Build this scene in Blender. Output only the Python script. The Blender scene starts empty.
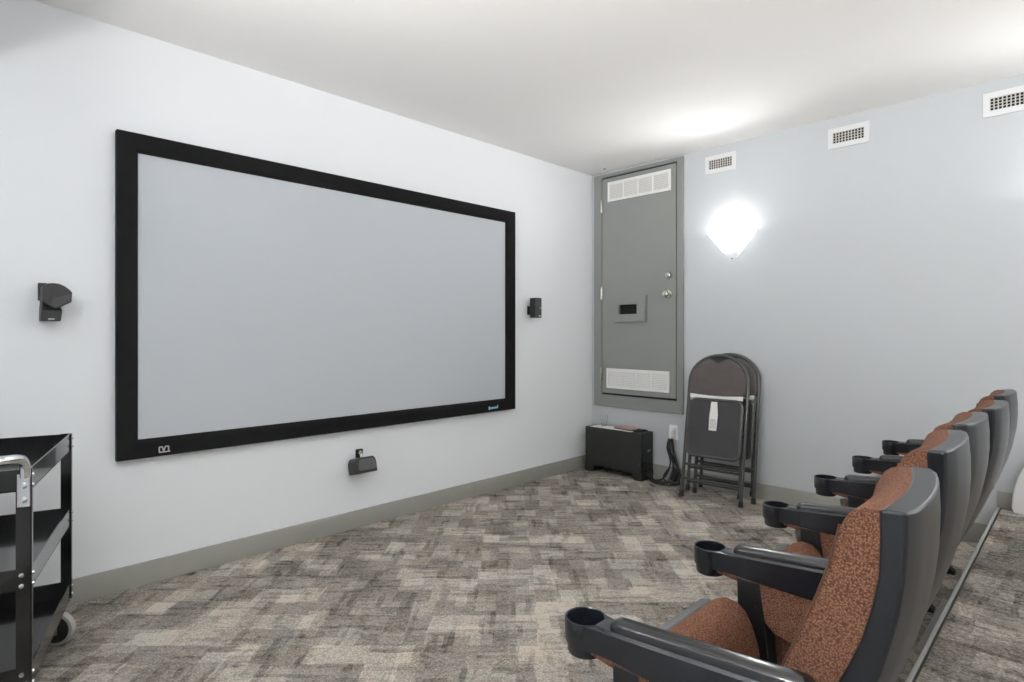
import bpy, bmesh, math, random
from mathutils import Vector, Matrix
random.seed(7)
PI = math.pi
scene = bpy.context.scene
COL = scene.collection

# ------------------------------------------------------------------ helpers
def lin(r, g, b):
    def f(c):
        c /= 255.0
        return c / 12.92 if c <= 0.04045 else ((c + 0.055) / 1.055) ** 2.4
    return (f(r), f(g), f(b), 1.0)

def mat(name, color, rough=0.5, metal=0.0, spec=0.5, noise=None, bump=None, coat=0.0):
    """principled material; noise=(scale, amount) varies the colour, bump=(scale, strength)"""
    m = bpy.data.materials.new(name); m.use_nodes = True
    nt = m.node_tree; b = nt.nodes['Principled BSDF']
    b.inputs['Base Color'].default_value = color
    b.inputs['Roughness'].default_value = rough
    b.inputs['Metallic'].default_value = metal
    b.inputs['Specular IOR Level'].default_value = spec
    b.inputs['Coat Weight'].default_value = coat
    tc = nt.nodes.new('ShaderNodeTexCoord')
    if noise:
        n = nt.nodes.new('ShaderNodeTexNoise'); n.inputs['Scale'].default_value = noise[0]
        n.inputs['Detail'].default_value = 4
        nt.links.new(tc.outputs['Object'], n.inputs['Vector'])
        mr = nt.nodes.new('ShaderNodeMapRange')
        mr.inputs['From Min'].default_value = 0.3; mr.inputs['From Max'].default_value = 0.7
        mr.inputs['To Min'].default_value = 1 - noise[1]; mr.inputs['To Max'].default_value = 1 + noise[1]
        nt.links.new(n.outputs['Fac'], mr.inputs['Value'])
        mx = nt.nodes.new('ShaderNodeMix'); mx.data_type = 'RGBA'; mx.blend_type = 'MULTIPLY'
        mx.inputs['Factor'].default_value = 1
        mx.inputs['A'].default_value = color
        nt.links.new(mr.outputs['Result'], mx.inputs['B'])
        nt.links.new(mx.outputs['Result'], b.inputs['Base Color'])
    if bump:
        n2 = nt.nodes.new('ShaderNodeTexNoise'); n2.inputs['Scale'].default_value = bump[0]
        n2.inputs['Detail'].default_value = 3
        nt.links.new(tc.outputs['Object'], n2.inputs['Vector'])
        bp = nt.nodes.new('ShaderNodeBump'); bp.inputs['Strength'].default_value = bump[1]
        bp.inputs['Distance'].default_value = 0.002
        nt.links.new(n2.outputs['Fac'], bp.inputs['Height'])
        nt.links.new(bp.outputs['Normal'], b.inputs['Normal'])
    return m

def obj(name, bm, m, parent=None, bevel=0.0, seg=2, smooth=True, sub=0):
    bmesh.ops.recalc_face_normals(bm, faces=bm.faces)
    me = bpy.data.meshes.new(name); bm.to_mesh(me); bm.free()
    me.materials.append(m)
    o = bpy.data.objects.new(name, me); COL.objects.link(o)
    if smooth:
        for p in me.polygons: p.use_smooth = True
    if bevel:
        md = o.modifiers.new('bevel', 'BEVEL'); md.width = bevel; md.segments = seg
        md.limit_method = 'ANGLE'; md.angle_limit = math.radians(40)
        md.harden_normals = True
    if sub:
        md = o.modifiers.new('sub', 'SUBSURF'); md.levels = sub; md.render_levels = sub
    if smooth and not sub:
        # keep flat faces flat: mark sharp edges by angle
        bm2 = bmesh.new(); bm2.from_mesh(me)
        for e in bm2.edges:
            if len(e.link_faces) == 2 and e.calc_face_angle(0) > math.radians(38): e.smooth = False
        bm2.to_mesh(me); bm2.free()
    if parent: o.parent = parent
    return o

def BM(): return bmesh.new()

def box(bm, x0, x1, y0, y1, z0, z1):
    vs = [bm.verts.new((x, y, z)) for x in (x0, x1) for y in (y0, y1) for z in (z0, z1)]
    for a in ((0,1,3,2),(4,6,7,5),(0,4,5,1),(2,3,7,6),(0,2,6,4),(1,5,7,3)):
        bm.faces.new([vs[i] for i in a])
    return vs

def prism(bm, poly, axis, a, b):
    """extrude a 2D polygon along axis; poly is in the remaining two axes in xyz order"""
    def v(p, t):
        return {'x': (t, p[0], p[1]), 'y': (p[0], t, p[1]), 'z': (p[0], p[1], t)}[axis]
    A = [bm.verts.new(v(p, a)) for p in poly]; B = [bm.verts.new(v(p, b)) for p in poly]
    n = len(poly)
    bm.faces.new(A); bm.faces.new(B[::-1])
    for i in range(n):
        bm.faces.new((A[i], B[i], B[(i+1) % n], A[(i+1) % n]))

def loft(bm, rings, cap=True):
    R = [[bm.verts.new(p) for p in r] for r in rings]
    n = len(R[0])
    for a, b in zip(R, R[1:]):
        for i in range(n):
            bm.faces.new((a[i], a[(i+1) % n], b[(i+1) % n], b[i]))
    if cap:
        bm.faces.new(R[0][::-1]); bm.faces.new(R[-1])
    return R

def smooth_path(pts, n=6, closed=False):
    """Catmull-Rom through the points"""
    P = [Vector(p) for p in pts]; out = []
    N = len(P)
    rng = range(N if closed else N - 1)
    for i in rng:
        p0 = P[(i-1) % N] if (closed or i > 0) else P[0]*2 - P[1]
        p1 = P[i]; p2 = P[(i+1) % N]
        p3 = P[(i+2) % N] if (closed or i+2 < N) else P[-1]*2 - P[-2]
        for k in range(n):
            t = k / n
            out.append(0.5*((2*p1) + (p2-p0)*t + (2*p0-5*p1+4*p2-p3)*t*t + (3*p1-p0-3*p2+p3)*t**3))
    if not closed: out.append(P[-1])
    return out

def tube(bm, pts, r, seg=10, closed=False, cap=True):
    P = [Vector(p) for p in pts]; rings = []
    N = len(P); up = None
    for i, p in enumerate(P):
        if closed: t = (P[(i+1) % N] - P[i-1]).normalized()
        else: t = (P[min(i+1, N-1)] - P[max(i-1, 0)]).normalized()
        if up is None:
            up = t.orthogonal().normalized()
        else:
            up = (up - t*up.dot(t))
            up = up.normalized() if up.length > 1e-6 else t.orthogonal().normalized()
        w = t.cross(up)
        rr = r[i] if isinstance(r, (list, tuple)) else r
        rings.append([p + up*(math.cos(2*PI*k/seg)*rr) + w*(math.sin(2*PI*k/seg)*rr) for k in range(seg)])
    if closed:
        rings.append(rings[0])
        R = [[bm.verts.new(q) for q in ring] for ring in rings[:-1]]
        for i in range(N):
            a, b = R[i], R[(i+1) % N]
            for k in range(seg):
                bm.faces.new((a[k], a[(k+1) % seg], b[(k+1) % seg], b[k]))
    else:
        loft(bm, rings, cap)

def lathe(bm, prof, c=(0,0,0), axis='z', seg=32, close=False):
    """prof: list of (radius, height); closed profile when close"""
    c = Vector(c); rings = []
    for r, h in prof:
        ring = []
        for k in range(seg):
            a = 2*PI*k/seg; u, v = math.cos(a)*max(r, 1e-5), math.sin(a)*max(r, 1e-5)
            q = {'z': (u, v, h), 'x': (h, u, v), 'y': (u, h, v)}[axis]
            ring.append(bm.verts.new(c + Vector(q)))
        rings.append(ring)
    pairs = list(zip(rings, rings[1:]))
    if close: pairs.append((rings[-1], rings[0]))
    for a, b in pairs:
        for k in range(seg):
            bm.faces.new((a[k], a[(k+1) % seg], b[(k+1) % seg], b[k]))
    if not close:
        bm.faces.new(rings[0][::-1]); bm.faces.new(rings[-1])

def framebox(bm, plane, u0, u1, v0, v1, wu0, wu1, wv0, wv1, d0, d1):
    """rectangular ring. plane 'x': u=y v=z depth x; plane 'y': u=x v=z depth y"""
    def bb(a0, a1, b0, b1):
        if plane == 'x': box(bm, d0, d1, a0, a1, b0, b1)
        else: box(bm, a0, a1, d0, d1, b0, b1)
    def V(u, v, d): return (d, u, v) if plane == 'x' else (u, d, v)
    O = [(u0,v0),(u1,v0),(u1,v1),(u0,v1)]
    I = [(u0+wu0,v0+wv0),(u1-wu1,v0+wv0),(u1-wu1,v1-wv1),(u0+wu0,v1-wv1)]
    vs = {}
    for key, L in (('O',O),('I',I)):
        for d in (d0,d1):
            vs[key,d] = [bm.verts.new(V(u,v,d)) for u,v in L]
    for i in range(4):
        j = (i+1) % 4
        bm.faces.new((vs['O',d0][i],vs['O',d0][j],vs['I',d0][j],vs['I',d0][i]))
        bm.faces.new((vs['O',d1][i],vs['O',d1][j],vs['I',d1][j],vs['I',d1][i]))
        bm.faces.new((vs['O',d0][i],vs['O',d0][j],vs['O',d1][j],vs['O',d1][i]))
        bm.faces.new((vs['I',d0][i],vs['I',d0][j],vs['I',d1][j],vs['I',d1][i]))

def rrect(x0, x1, y0, y1, r, n=5):
    out = []
    for cx, cy, a0 in ((x1-r,y0+r,-PI/2),(x1-r,y1-r,0),(x0+r,y1-r,PI/2),(x0+r,y0+r,PI)):
        for k in range(n+1):
            a = a0 + PI/2*k/n
            out.append((cx+r*math.cos(a), cy+r*math.sin(a)))
    return out

def tag(o, label=None, cat=None, group=None, kind=None):
    if label: o['label'] = label
    if cat: o['category'] = cat
    if group: o['group'] = group
    if kind: o['kind'] = kind
    return o

def thing(name, label, cat, loc=(0,0,0), rot=(0,0,0), group=None):
    o = bpy.data.objects.new(name, None); COL.objects.link(o)
    o.empty_display_size = 0.05
    o.location = loc; o.rotation_euler = rot
    return tag(o, label, cat, group)

def struct(name, bm, m, parent=None, **k):
    o = obj(name, bm, m, parent, **k)
    if not parent: o['kind'] = 'structure'
    return o

def copy_tree(o, parent=None):
    c = o.copy(); COL.objects.link(c)
    if parent: c.parent = parent
    for ch in list(o.children): copy_tree(ch, c)
    return c

# ------------------------------------------------------------------ materials
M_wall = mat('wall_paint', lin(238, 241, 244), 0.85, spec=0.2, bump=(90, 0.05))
M_wallR = mat('wall_right_darker', lin(199, 203, 206), 0.8, spec=0.25, bump=(90, 0.05))  # right wall in a darker even tone than the other walls
M_ceil = mat('ceiling_paint', lin(243, 242, 240), 0.9, spec=0.1, bump=(120, 0.08))
M_base = mat('baseboard_paint', lin(152, 151, 144), 0.45, noise=(6, 0.03))
M_door = mat('door_grey', lin(144, 147, 143), 0.42, noise=(3, 0.02))
M_doorf = mat('door_frame_grey', lin(140, 143, 141), 0.42)
M_white = mat('white_enamel', lin(238, 238, 236), 0.4)
M_vent = mat('vent_enamel', lin(222, 224, 225), 0.5)
M_whitep = mat('white_plastic', lin(240, 240, 240), 0.35)
M_dark = mat('dark_void', lin(22, 22, 23), 0.8)
M_louver = mat('louver_shade', lin(206, 203, 198), 0.6)
M_steel = mat('satin_nickel', lin(200, 198, 190), 0.25, metal=1.0)
M_chrome = mat('chrome', lin(225, 228, 232), 0.07, metal=1.0)
M_velvet = mat('black_velvet', lin(24, 25, 25), 0.85, spec=0.2, noise=(20, 0.15))
M_screen = mat('screen_fabric', lin(196, 201, 207), 0.7, spec=0.3)
M_black = mat('black_plastic', lin(36, 37, 38), 0.45)
M_grille = mat('speaker_grille', lin(72, 73, 74), 0.7, bump=(900, 0.4))
M_sub = mat('subwoofer_vinyl', lin(44, 45, 42), 0.5, noise=(30, 0.08))
M_gloss = mat('gloss_black', lin(15, 15, 15), 0.18)
M_shell = mat('seat_shell_plastic', lin(22, 25, 31), 0.30, spec=0.6, noise=(40, 0.06), bump=(500, 0.05))
M_arm = mat('arm_plastic', lin(28, 31, 38), 0.27, spec=0.6, noise=(40, 0.05), bump=(600, 0.04))
M_pad = mat('arm_pad_vinyl', lin(22, 23, 26), 0.20, spec=0.8, bump=(200, 0.06))
M_post = mat('standard_steel', lin(26, 27, 29), 0.45)
M_pan = mat('seat_pan_plastic', lin(104, 107, 107), 0.4)
M_cart = mat('cart_black_enamel', lin(18, 19, 20), 0.17, coat=0.3)
M_rubber = mat('caster_tread', lin(170, 170, 166), 0.6)
M_tube = mat('chair_tube', lin(82, 83, 82), 0.32, metal=0.3)
M_cpad = mat('chair_fabric', lin(96, 90, 88), 0.85, spec=0.2, noise=(25, 0.08), bump=(700, 0.3))
M_cseat = mat('chair_board', lin(60, 60, 61), 0.65, noise=(30, 0.05))
M_paper = mat('paper', lin(240, 240, 236), 0.8)
M_ink = mat('ink_grey', lin(120, 120, 120), 0.8)
M_red = mat('book_cover', lin(196, 152, 140), 0.5, noise=(35, 0.25))
M_cable = mat('cable_black', lin(30, 31, 33), 0.4)
M_nose = mat('nosing_aluminium', lin(186, 186, 180), 0.45, metal=0.2)
M_plate = mat('grey_plate', lin(170, 170, 166), 0.5)
M_blue = mat('logo_blue', lin(150, 205, 225), 0.5)
M_silver = mat('logo_silver', lin(195, 197, 197), 0.4)

def glass_mat():
    m = bpy.data.materials.new('clear_plastic'); m.use_nodes = True
    b = m.node_tree.nodes['Principled BSDF']
    b.inputs['Base Color'].default_value = (0.95, 0.96, 0.97, 1)
    b.inputs['Transmission Weight'].default_value = 1.0
    b.inputs['Roughness'].default_value = 0.05
    b.inputs['IOR'].default_value = 1.3
    return m
M_glass = glass_mat()

def sconce_mat():
    m = bpy.data.materials.new('frosted_sconce'); m.use_nodes = True
    nt = m.node_tree; b = nt.nodes['Principled BSDF']
    b.inputs['Base Color'].default_value = lin(240, 241, 242)
    b.inputs['Roughness'].default_value = 0.6
    tr = nt.nodes.new('ShaderNodeBsdfTranslucent'); tr.inputs['Color'].default_value = (0.9, 0.91, 0.92, 1)
    mx = nt.nodes.new('ShaderNodeMixShader'); mx.inputs['Fac'].default_value = 0.35
    out = nt.nodes['Material Output']
    nt.links.new(b.outputs['BSDF'], mx.inputs[1]); nt.links.new(tr.outputs['BSDF'], mx.inputs[2])
    tp = nt.nodes.new('ShaderNodeBsdfTransparent'); tp.inputs['Color'].default_value = (0.95, 0.96, 0.97, 1)
    m2 = nt.nodes.new('ShaderNodeMixShader'); m2.inputs['Fac'].default_value = 0.6
    nt.links.new(mx.outputs['Shader'], m2.inputs[1]); nt.links.new(tp.outputs['BSDF'], m2.inputs[2])
    nt.links.new(m2.outputs['Shader'], out.inputs['Surface'])
    return m
M_sconce = sconce_mat()

def fabric_mat():
    """brown weave: two thread colours in a fine basket pattern"""
    m = bpy.data.materials.new('brown_weave'); m.use_nodes = True
    nt = m.node_tree; N = nt.nodes; L = nt.links; b = N['Principled BSDF']
    b.inputs['Roughness'].default_value = 0.9; b.inputs['Specular IOR Level'].default_value = 0.15
    b.inputs['Sheen Weight'].default_value = 0.0
    tc = N.new('ShaderNodeTexCoord')
    vo = N.new('ShaderNodeTexVoronoi'); vo.inputs['Scale'].default_value = 330; vo.inputs['Randomness'].default_value = 1.0
    L.new(tc.outputs['Object'], vo.inputs['Vector'])
    n = N.new('ShaderNodeTexNoise'); n.inputs['Scale'].default_value = 330; n.inputs['Detail'].default_value = 2
    L.new(tc.outputs['Object'], n.inputs['Vector'])
    inv = N.new('ShaderNodeMath'); inv.operation = 'MULTIPLY_ADD'; inv.inputs[1].default_value = -0.75; inv.inputs[2].default_value = 0.55
    L.new(vo.outputs['Distance'], inv.inputs[0])
    s = N.new('ShaderNodeMath'); s.operation = 'MULTIPLY_ADD'; s.inputs[1].default_value = 0.55
    L.new(n.outputs['Fac'], s.inputs[0]); L.new(inv.outputs[0], s.inputs[2])
    cr = N.new('ShaderNodeValToRGB')
    e = cr.color_ramp.elements
    e[0].position = 0.1; e[0].color = lin(78, 52, 41)
    e[1].position = 0.85; e[1].color = lin(160, 121, 97)
    q = e.new(0.4); q.color = lin(108, 73, 57)
    L.new(s.outputs[0], cr.inputs['Fac']); L.new(cr.outputs['Color'], b.inputs['Base Color'])
    bp = N.new('ShaderNodeBump'); bp.inputs['Strength'].default_value = 0.35; bp.inputs['Distance'].default_value = 0.002
    L.new(s.outputs[0], bp.inputs['Height']); L.new(bp.outputs['Normal'], b.inputs['Normal'])
    return m
M_brown = fabric_mat()
M_piping = mat('brown_piping', lin(92, 62, 48), 0.85, noise=(300, 0.2))

def carpet_mat(name, streak=False, gain=1.0):
    m = bpy.data.materials.new(name); m.use_nodes = True
    nt = m.node_tree; N = nt.nodes; L = nt.links; b = N['Principled BSDF']
    b.inputs['Roughness'].default_value = 0.95; b.inputs['Specular IOR Level'].default_value = 0.1
    geo = N.new('ShaderNodeNewGeometry')
    nz = N.new('ShaderNodeTexNoise'); nz.inputs['Scale'].default_value = 9; nz.inputs['Detail'].default_value = 3
    L.new(geo.outputs['Position'], nz.inputs['Vector'])
    def math_(op, a, bb=None, c=None):
        x = N.new('ShaderNodeMath'); x.operation = op
        for i, v in enumerate((a, bb, c)):
            if v is None: continue
            if isinstance(v, (int, float)): x.inputs[i].default_value = v
            else: L.new(v, x.inputs[i])
        return x.outputs[0]
    # ragged coordinates
    sub = N.new('ShaderNodeVectorMath'); sub.operation = 'SUBTRACT'; sub.inputs[1].default_value = (0.5,0.5,0.5)
    L.new(nz.outputs['Color'], sub.inputs[0])
    sc = N.new('ShaderNodeVectorMath'); sc.operation = 'SCALE'; sc.inputs['Scale'].default_value = 0.03
    L.new(sub.outputs[0], sc.inputs[0])
    ad = N.new('ShaderNodeVectorMath'); ad.operation = 'ADD'
    L.new(geo.outputs['Position'], ad.inputs[0]); L.new(sc.outputs[0], ad.inputs[1])
    def brick(rot, w, h, off, vec=ad.outputs[0], bias=0.0):
        mp = N.new('ShaderNodeMapping'); mp.inputs['Rotation'].default_value = (0,0,rot)
        mp.inputs['Location'].default_value = off
        L.new(vec, mp.inputs['Vector'])
        t = N.new('ShaderNodeTexBrick'); t.inputs['Scale'].default_value = 1.0
        t.inputs['Brick Width'].default_value = w; t.inputs['Row Height'].default_value = h
        t.inputs['Mortar Size'].default_value = 0.0; t.inputs['Bias'].default_value = bias
        t.inputs['Color1'].default_value = (0,0,0,1); t.inputs['Color2'].default_value = (1,1,1,1)
        t.offset = 0.37; t.offset_frequency = 2; t.squash = 0.62; t.squash_frequency = 3
        L.new(mp.outputs['Vector'], t.inputs['Vector'])
        return t.outputs['Color']
    A = PI/4 if not streak else PI/2        # the main floor is laid on the diagonal
    def lt(col, t, k):          # 1 where the random tone of a patch is below t, softly
        mr = N.new('ShaderNodeMapRange'); mr.inputs['From Min'].default_value = t+k; mr.inputs['From Max'].default_value = t-k
        L.new(col, mr.inputs['Value']); return mr.outputs['Result']
    def noise(scale, detail=3, vec=None):
        n = N.new('ShaderNodeTexNoise'); n.inputs['Scale'].default_value = scale; n.inputs['Detail'].default_value = detail
        L.new(vec or geo.outputs['Position'], n.inputs['Vector']); return n.outputs['Fac']
    lightp = lt(brick(A, .19, .115, (.03,.02,0)), 0.34, 0.06)
    lightq = lt(brick(A+PI/2, .13, .085, (.31,.17,0)), 0.26, 0.06)
    darkp = lt(brick(A+PI/2, .24, .10, (.57,.41,0)), 0.30, 0.10)
    st1 = lt(brick(A, .26, .019, (.5,.3,0)), 0.20, 0.04)
    st2 = lt(brick(A+PI/2, .22, .021, (.4,.7,0)), 0.17 if not streak else 0.05, 0.04)
    m1 = lt(noise(6.5), 0.52, 0.06); m2 = lt(noise(7.7), 0.50, 0.06)
    # short broken ticks inside the patches
    tick = lt(brick(A, .05, .012, (.15,.63,0)), 0.16, 0.05)
    v = math_('MULTIPLY_ADD', lightp, 0.16, 0.39 if not streak else 0.38)
    v = math_('MULTIPLY_ADD', lightq, 0.12, v)
    v = math_('MULTIPLY_ADD', darkp, -0.09, v)
    v = math_('MULTIPLY_ADD', math_('MULTIPLY', st1, m1), -0.14, v)
    v = math_('MULTIPLY_ADD', math_('MULTIPLY', st2, m2), -0.15, v)
    v = math_('MULTIPLY_ADD', tick, -0.08, v)
    v = math_('MULTIPLY_ADD', noise(4.0, 4), 0.22, v)
    v = math_('MULTIPLY_ADD', noise(60, 4), 0.42, v)
    v = math_('MULTIPLY_ADD', noise(150, 3), 0.85, v)
    v = math_('SUBTRACT', v, 0.555 if not streak else 0.60)
    cr = N.new('ShaderNodeValToRGB'); e = cr.color_ramp.elements
    def g(c): return (c[0]*gain, c[1]*gain, c[2]*gain, 1)
    e[0].position = 0.20; e[0].color = g(lin(74, 70, 67))
    e[1].position = 0.86; e[1].color = g(lin(208, 199, 188))
    q = e.new(0.42); q.color = g(lin(124, 118, 111))
    q = e.new(0.66); q.color = g(lin(166, 158, 149))
    L.new(v, cr.inputs['Fac'])
    # a few warm and cool patches
    tint = N.new('ShaderNodeTexNoise'); tint.inputs['Scale'].default_value = 7
    L.new(geo.outputs['Position'], tint.inputs['Vector'])
    tr = N.new('ShaderNodeValToRGB'); te = tr.color_ramp.elements
    te[0].position = 0.3; te[0].color = (0.93,0.97,1.0,1); te[1].position = 0.7; te[1].color = (1.0,0.965,0.92,1)
    L.new(tint.outputs['Fac'], tr.inputs['Fac'])
    mx = N.new('ShaderNodeMix'); mx.data_type = 'RGBA'; mx.blend_type = 'MULTIPLY'; mx.inputs['Factor'].default_value = 1
    L.new(cr.outputs['Color'], mx.inputs['A']); L.new(tr.outputs['Color'], mx.inputs['B'])
    L.new(mx.outputs['Result'], b.inputs['Base Color'])
    bp = N.new('ShaderNodeBump'); bp.inputs['Strength'].default_value = 0.5; bp.inputs['Distance'].default_value = 0.004
    L.new(v, bp.inputs['Height']); L.new(bp.outputs['Normal'], b.inputs['Normal'])
    return m
M_carpet = carpet_mat('carpet_tiles')
M_carpet2 = carpet_mat('carpet_platform', streak=True)

# ------------------------------------------------------------------ room
XL, YB, H = -4.41, -6.2, 2.51          # left wall, back wall, ceiling
YP, ZP = -2.705, 0.21                  # platform edge, platform height
T = 0.12
bm = BM(); box(bm, XL-T, T, YP-0.02, T, -0.12, 0); struct('floor', bm, M_carpet)
bm = BM(); box(bm, XL, 0, YB, YP-0.02, -0.12, ZP); struct('floor_platform', bm, M_carpet2)
bm = BM(); box(bm, XL-T, T, YB-T, T, H, H+T); struct('ceiling', bm, M_ceil)
bm = BM(); box(bm, XL-T, T, 0, T, 0, H); struct('wall_front', bm, M_wall)
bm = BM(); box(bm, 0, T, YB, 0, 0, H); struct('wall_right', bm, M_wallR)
bm = BM(); box(bm, XL-T, XL, YB, 0, 0, H); struct('wall_left', bm, M_wall)
bm = BM(); box(bm, XL-T, T, YB-T, YB, 0, H); struct('wall_back', bm, M_wall)
# riser face and its metal nosing
bm = BM(); box(bm, XL, 0, YP-0.02, YP-0.004, 0, ZP-0.03); struct('trim_1', bm, M_base)
bm = BM()
prism(bm, [(YP, ZP-0.03), (YP, ZP+0.001), (YP-0.003, ZP+0.004), (YP-0.013, ZP+0.004), (YP-0.013, ZP), (YP-0.006, ZP-0.002), (YP-0.006, ZP-0.03)], 'x', XL, -0.012)
struct('trim_2', bm, M_nose)
# duct soffit running along the left wall
bm = BM(); box(bm, XL, -4.065, YB, 0, 2.093, H); struct('trim_3', bm, M_wall, bevel=0.004)
# baseboards
def board(bm, a, b, z0, h, t=0.012):
    if a[1] == b[1]: prism(bm, [(0, z0), (-t, z0), (-t, z0+h-0.006), (-t+0.004, z0+h), (0, z0+h)], 'x', a[0], b[0])
    else: prism(bm, [(0, z0), (-t, z0), (-t, z0+h-0.006), (-t+0.004, z0+h), (0, z0+h)], 'y', a[1], b[1])
bm = BM(); board(bm, (XL, 0), (0, 0), 0, 0.102); struct('baseboard_front', bm, M_base)
bm = BM(); board(bm, (0, YP), (0, -0.012), 0, 0.108); struct('baseboard_right', bm, M_base)
bm = BM(); board(bm, (0, YB), (0, YP), ZP, 0.09); struct('baseboard_platform', bm, M_base)
bm = BM(); box(bm, XL, XL+0.012, YP, -0.012, 0, 0.102); struct('baseboard_left', bm, M_base)

# ------------------------------------------------------------------ raised utility door in the right wall
door = thing('door_1', 'grey raised metal utility door with white louvre grilles set above the floor', 'door', (0, -0.44, 0.523))
door['kind'] = 'structure'
def D(bm): bmesh.ops.translate(bm, verts=bm.verts, vec=(0, 0.44, -0.523)); return bm
bm = BM(); framebox(bm, 'x', -0.875, -0.036, 0.525, 2.492, 0.053, 0.082, 0.098, 0.030, -0.022, 0.0)
obj('door_frame', D(bm), M_doorf, door, bevel=0.003)
bm = BM(); box(bm, -0.002, 0.0, -0.826, -0.115, 0.62, 2.465); obj('dark_gap', D(bm), M_dark, door)
bm = BM(); box(bm, -0.016, -0.002, -0.813, -0.121, 0.640, 2.452); obj('door_leaf', D(bm), M_door, door, bevel=0.002)
for zc in (2.22, 1.48, 0.80):
    bm = BM(); lathe(bm, [(0.007, zc-0.055), (0.008, zc-0.05), (0.008, zc+0.05), (0.007, zc+0.055)], (-0.026, -0.118, 0), seg=12)
    box(bm, -0.023, -0.019, -0.132, -0.113, zc-0.05, zc+0.05)
    obj('hinge', D(bm), M_steel, door)
def grille(y0, y1, z0, z1):
    bm = BM(); framebox(bm, 'x', y0, y1, z0, z1, 0.02, 0.02, 0.022, 0.022, -0.026, -0.016)
    w = (y1-y0-0.04)/4
    for k in (1, 2, 3):
        yc = y0+0.02+w*k; box(bm, -0.025, -0.016, yc-0.007, yc+0.007, z0+0.02, z1-0.02)
    g = obj('louvre_grille', D(bm), M_white, door, bevel=0.0015)
    bm = BM(); n = 9; dz = (z1-z0-0.044)/n
    for i in range(n):
        zc = z0+0.022+dz*(i+0.5)
        prism(bm, [(-0.0165, zc+dz*0.5), (-0.0155, zc+dz*0.5), (-0.0215, zc-dz*0.25), (-0.0225, zc-dz*0.25)], 'y', y0+0.015, y1-0.015)
    obj('slats', D(bm), M_white, g)
    bm = BM(); box(bm, -0.0168, -0.0160, y0+0.012, y1-0.012, z0+0.012, z1-0.012)
    obj('grille_backing', D(bm), M_louver, g)
grille(-0.772, -0.182, 2.250, 2.415)
grille(-0.759, -0.170, 0.682, 0.849)
# small slot box in the door
bm = BM(); framebox(bm, 'x', -0.552, -0.258, 1.236, 1.444, 0.072, 0.048, 0.064, 0.066, -0.046, -0.016)
h = obj('slot_plate', D(bm), M_door, door, bevel=0.002)
bm = BM(); box(bm, -0.0175, -0.0162, -0.486, -0.300, 1.296, 1.382); obj('slot_opening', D(bm), M_dark, h)
bm = BM(); box(bm, -0.0475, -0.016, -0.562, -0.553, 1.234, 1.448); obj('slot_hinge', D(bm), M_steel, h)
for zc, nm in ((1.593, 'deadbolt'), (1.447, 'door_knob')):
    bm = BM()
    if nm == 'door_knob': prof = [(0.028,-0.016),(0.03,-0.02),(0.028,-0.026),(0.012,-0.03),(0.012,-0.05),(0.022,-0.056),(0.027,-0.068),(0.024,-0.08),(0.012,-0.086),(0.001,-0.087)]
    else: prof = [(0.026,-0.016),(0.028,-0.02),(0.024,-0.034),(0.022,-0.04),(0.012,-0.044),(0.001,-0.045)]
    lathe(bm, prof, (0, -0.754, zc), 'x', 24); obj(nm, D(bm), M_steel, door)

# ------------------------------------------------------------------ supply vents high on the right wall
def vent(yc, label):
    v = thing('air_vent', label, 'vent', (0, yc, 2.38), group='white air vents along the top of the right wall')
    bm = BM(); framebox(bm, 'x', -0.117, 0.117, -0.065, 0.065, 0.03, 0.03, 0.032, 0.032, -0.010, 0)
    obj('vent_frame', bm, M_vent, v, bevel=0.003)
    bm = BM(); box(bm, -0.0015, -0.0003, -0.089, 0.089, -0.035, 0.035); obj('vent_backing', bm, M_dark, v)
    bm = BM()
    for k in range(11):
        y = -0.087+0.174*k/10; box(bm, -0.0085, -0.003, y-0.0028, y+0.0028, -0.034, 0.034)
    for k in range(5):
        z = -0.033+0.066*k/4; box(bm, -0.006, -0.002, -0.088, 0.088, z-0.0016, z+0.0016)
    obj('vent_louvres', bm, M_louver, v)
vent(-1.162, 'white air vent on the right wall just right of the grey door')
vent(-1.992, 'white air vent on the right wall, middle one of three')
vent(-2.763, 'white air vent on the right wall cut by the photo edge')

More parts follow.
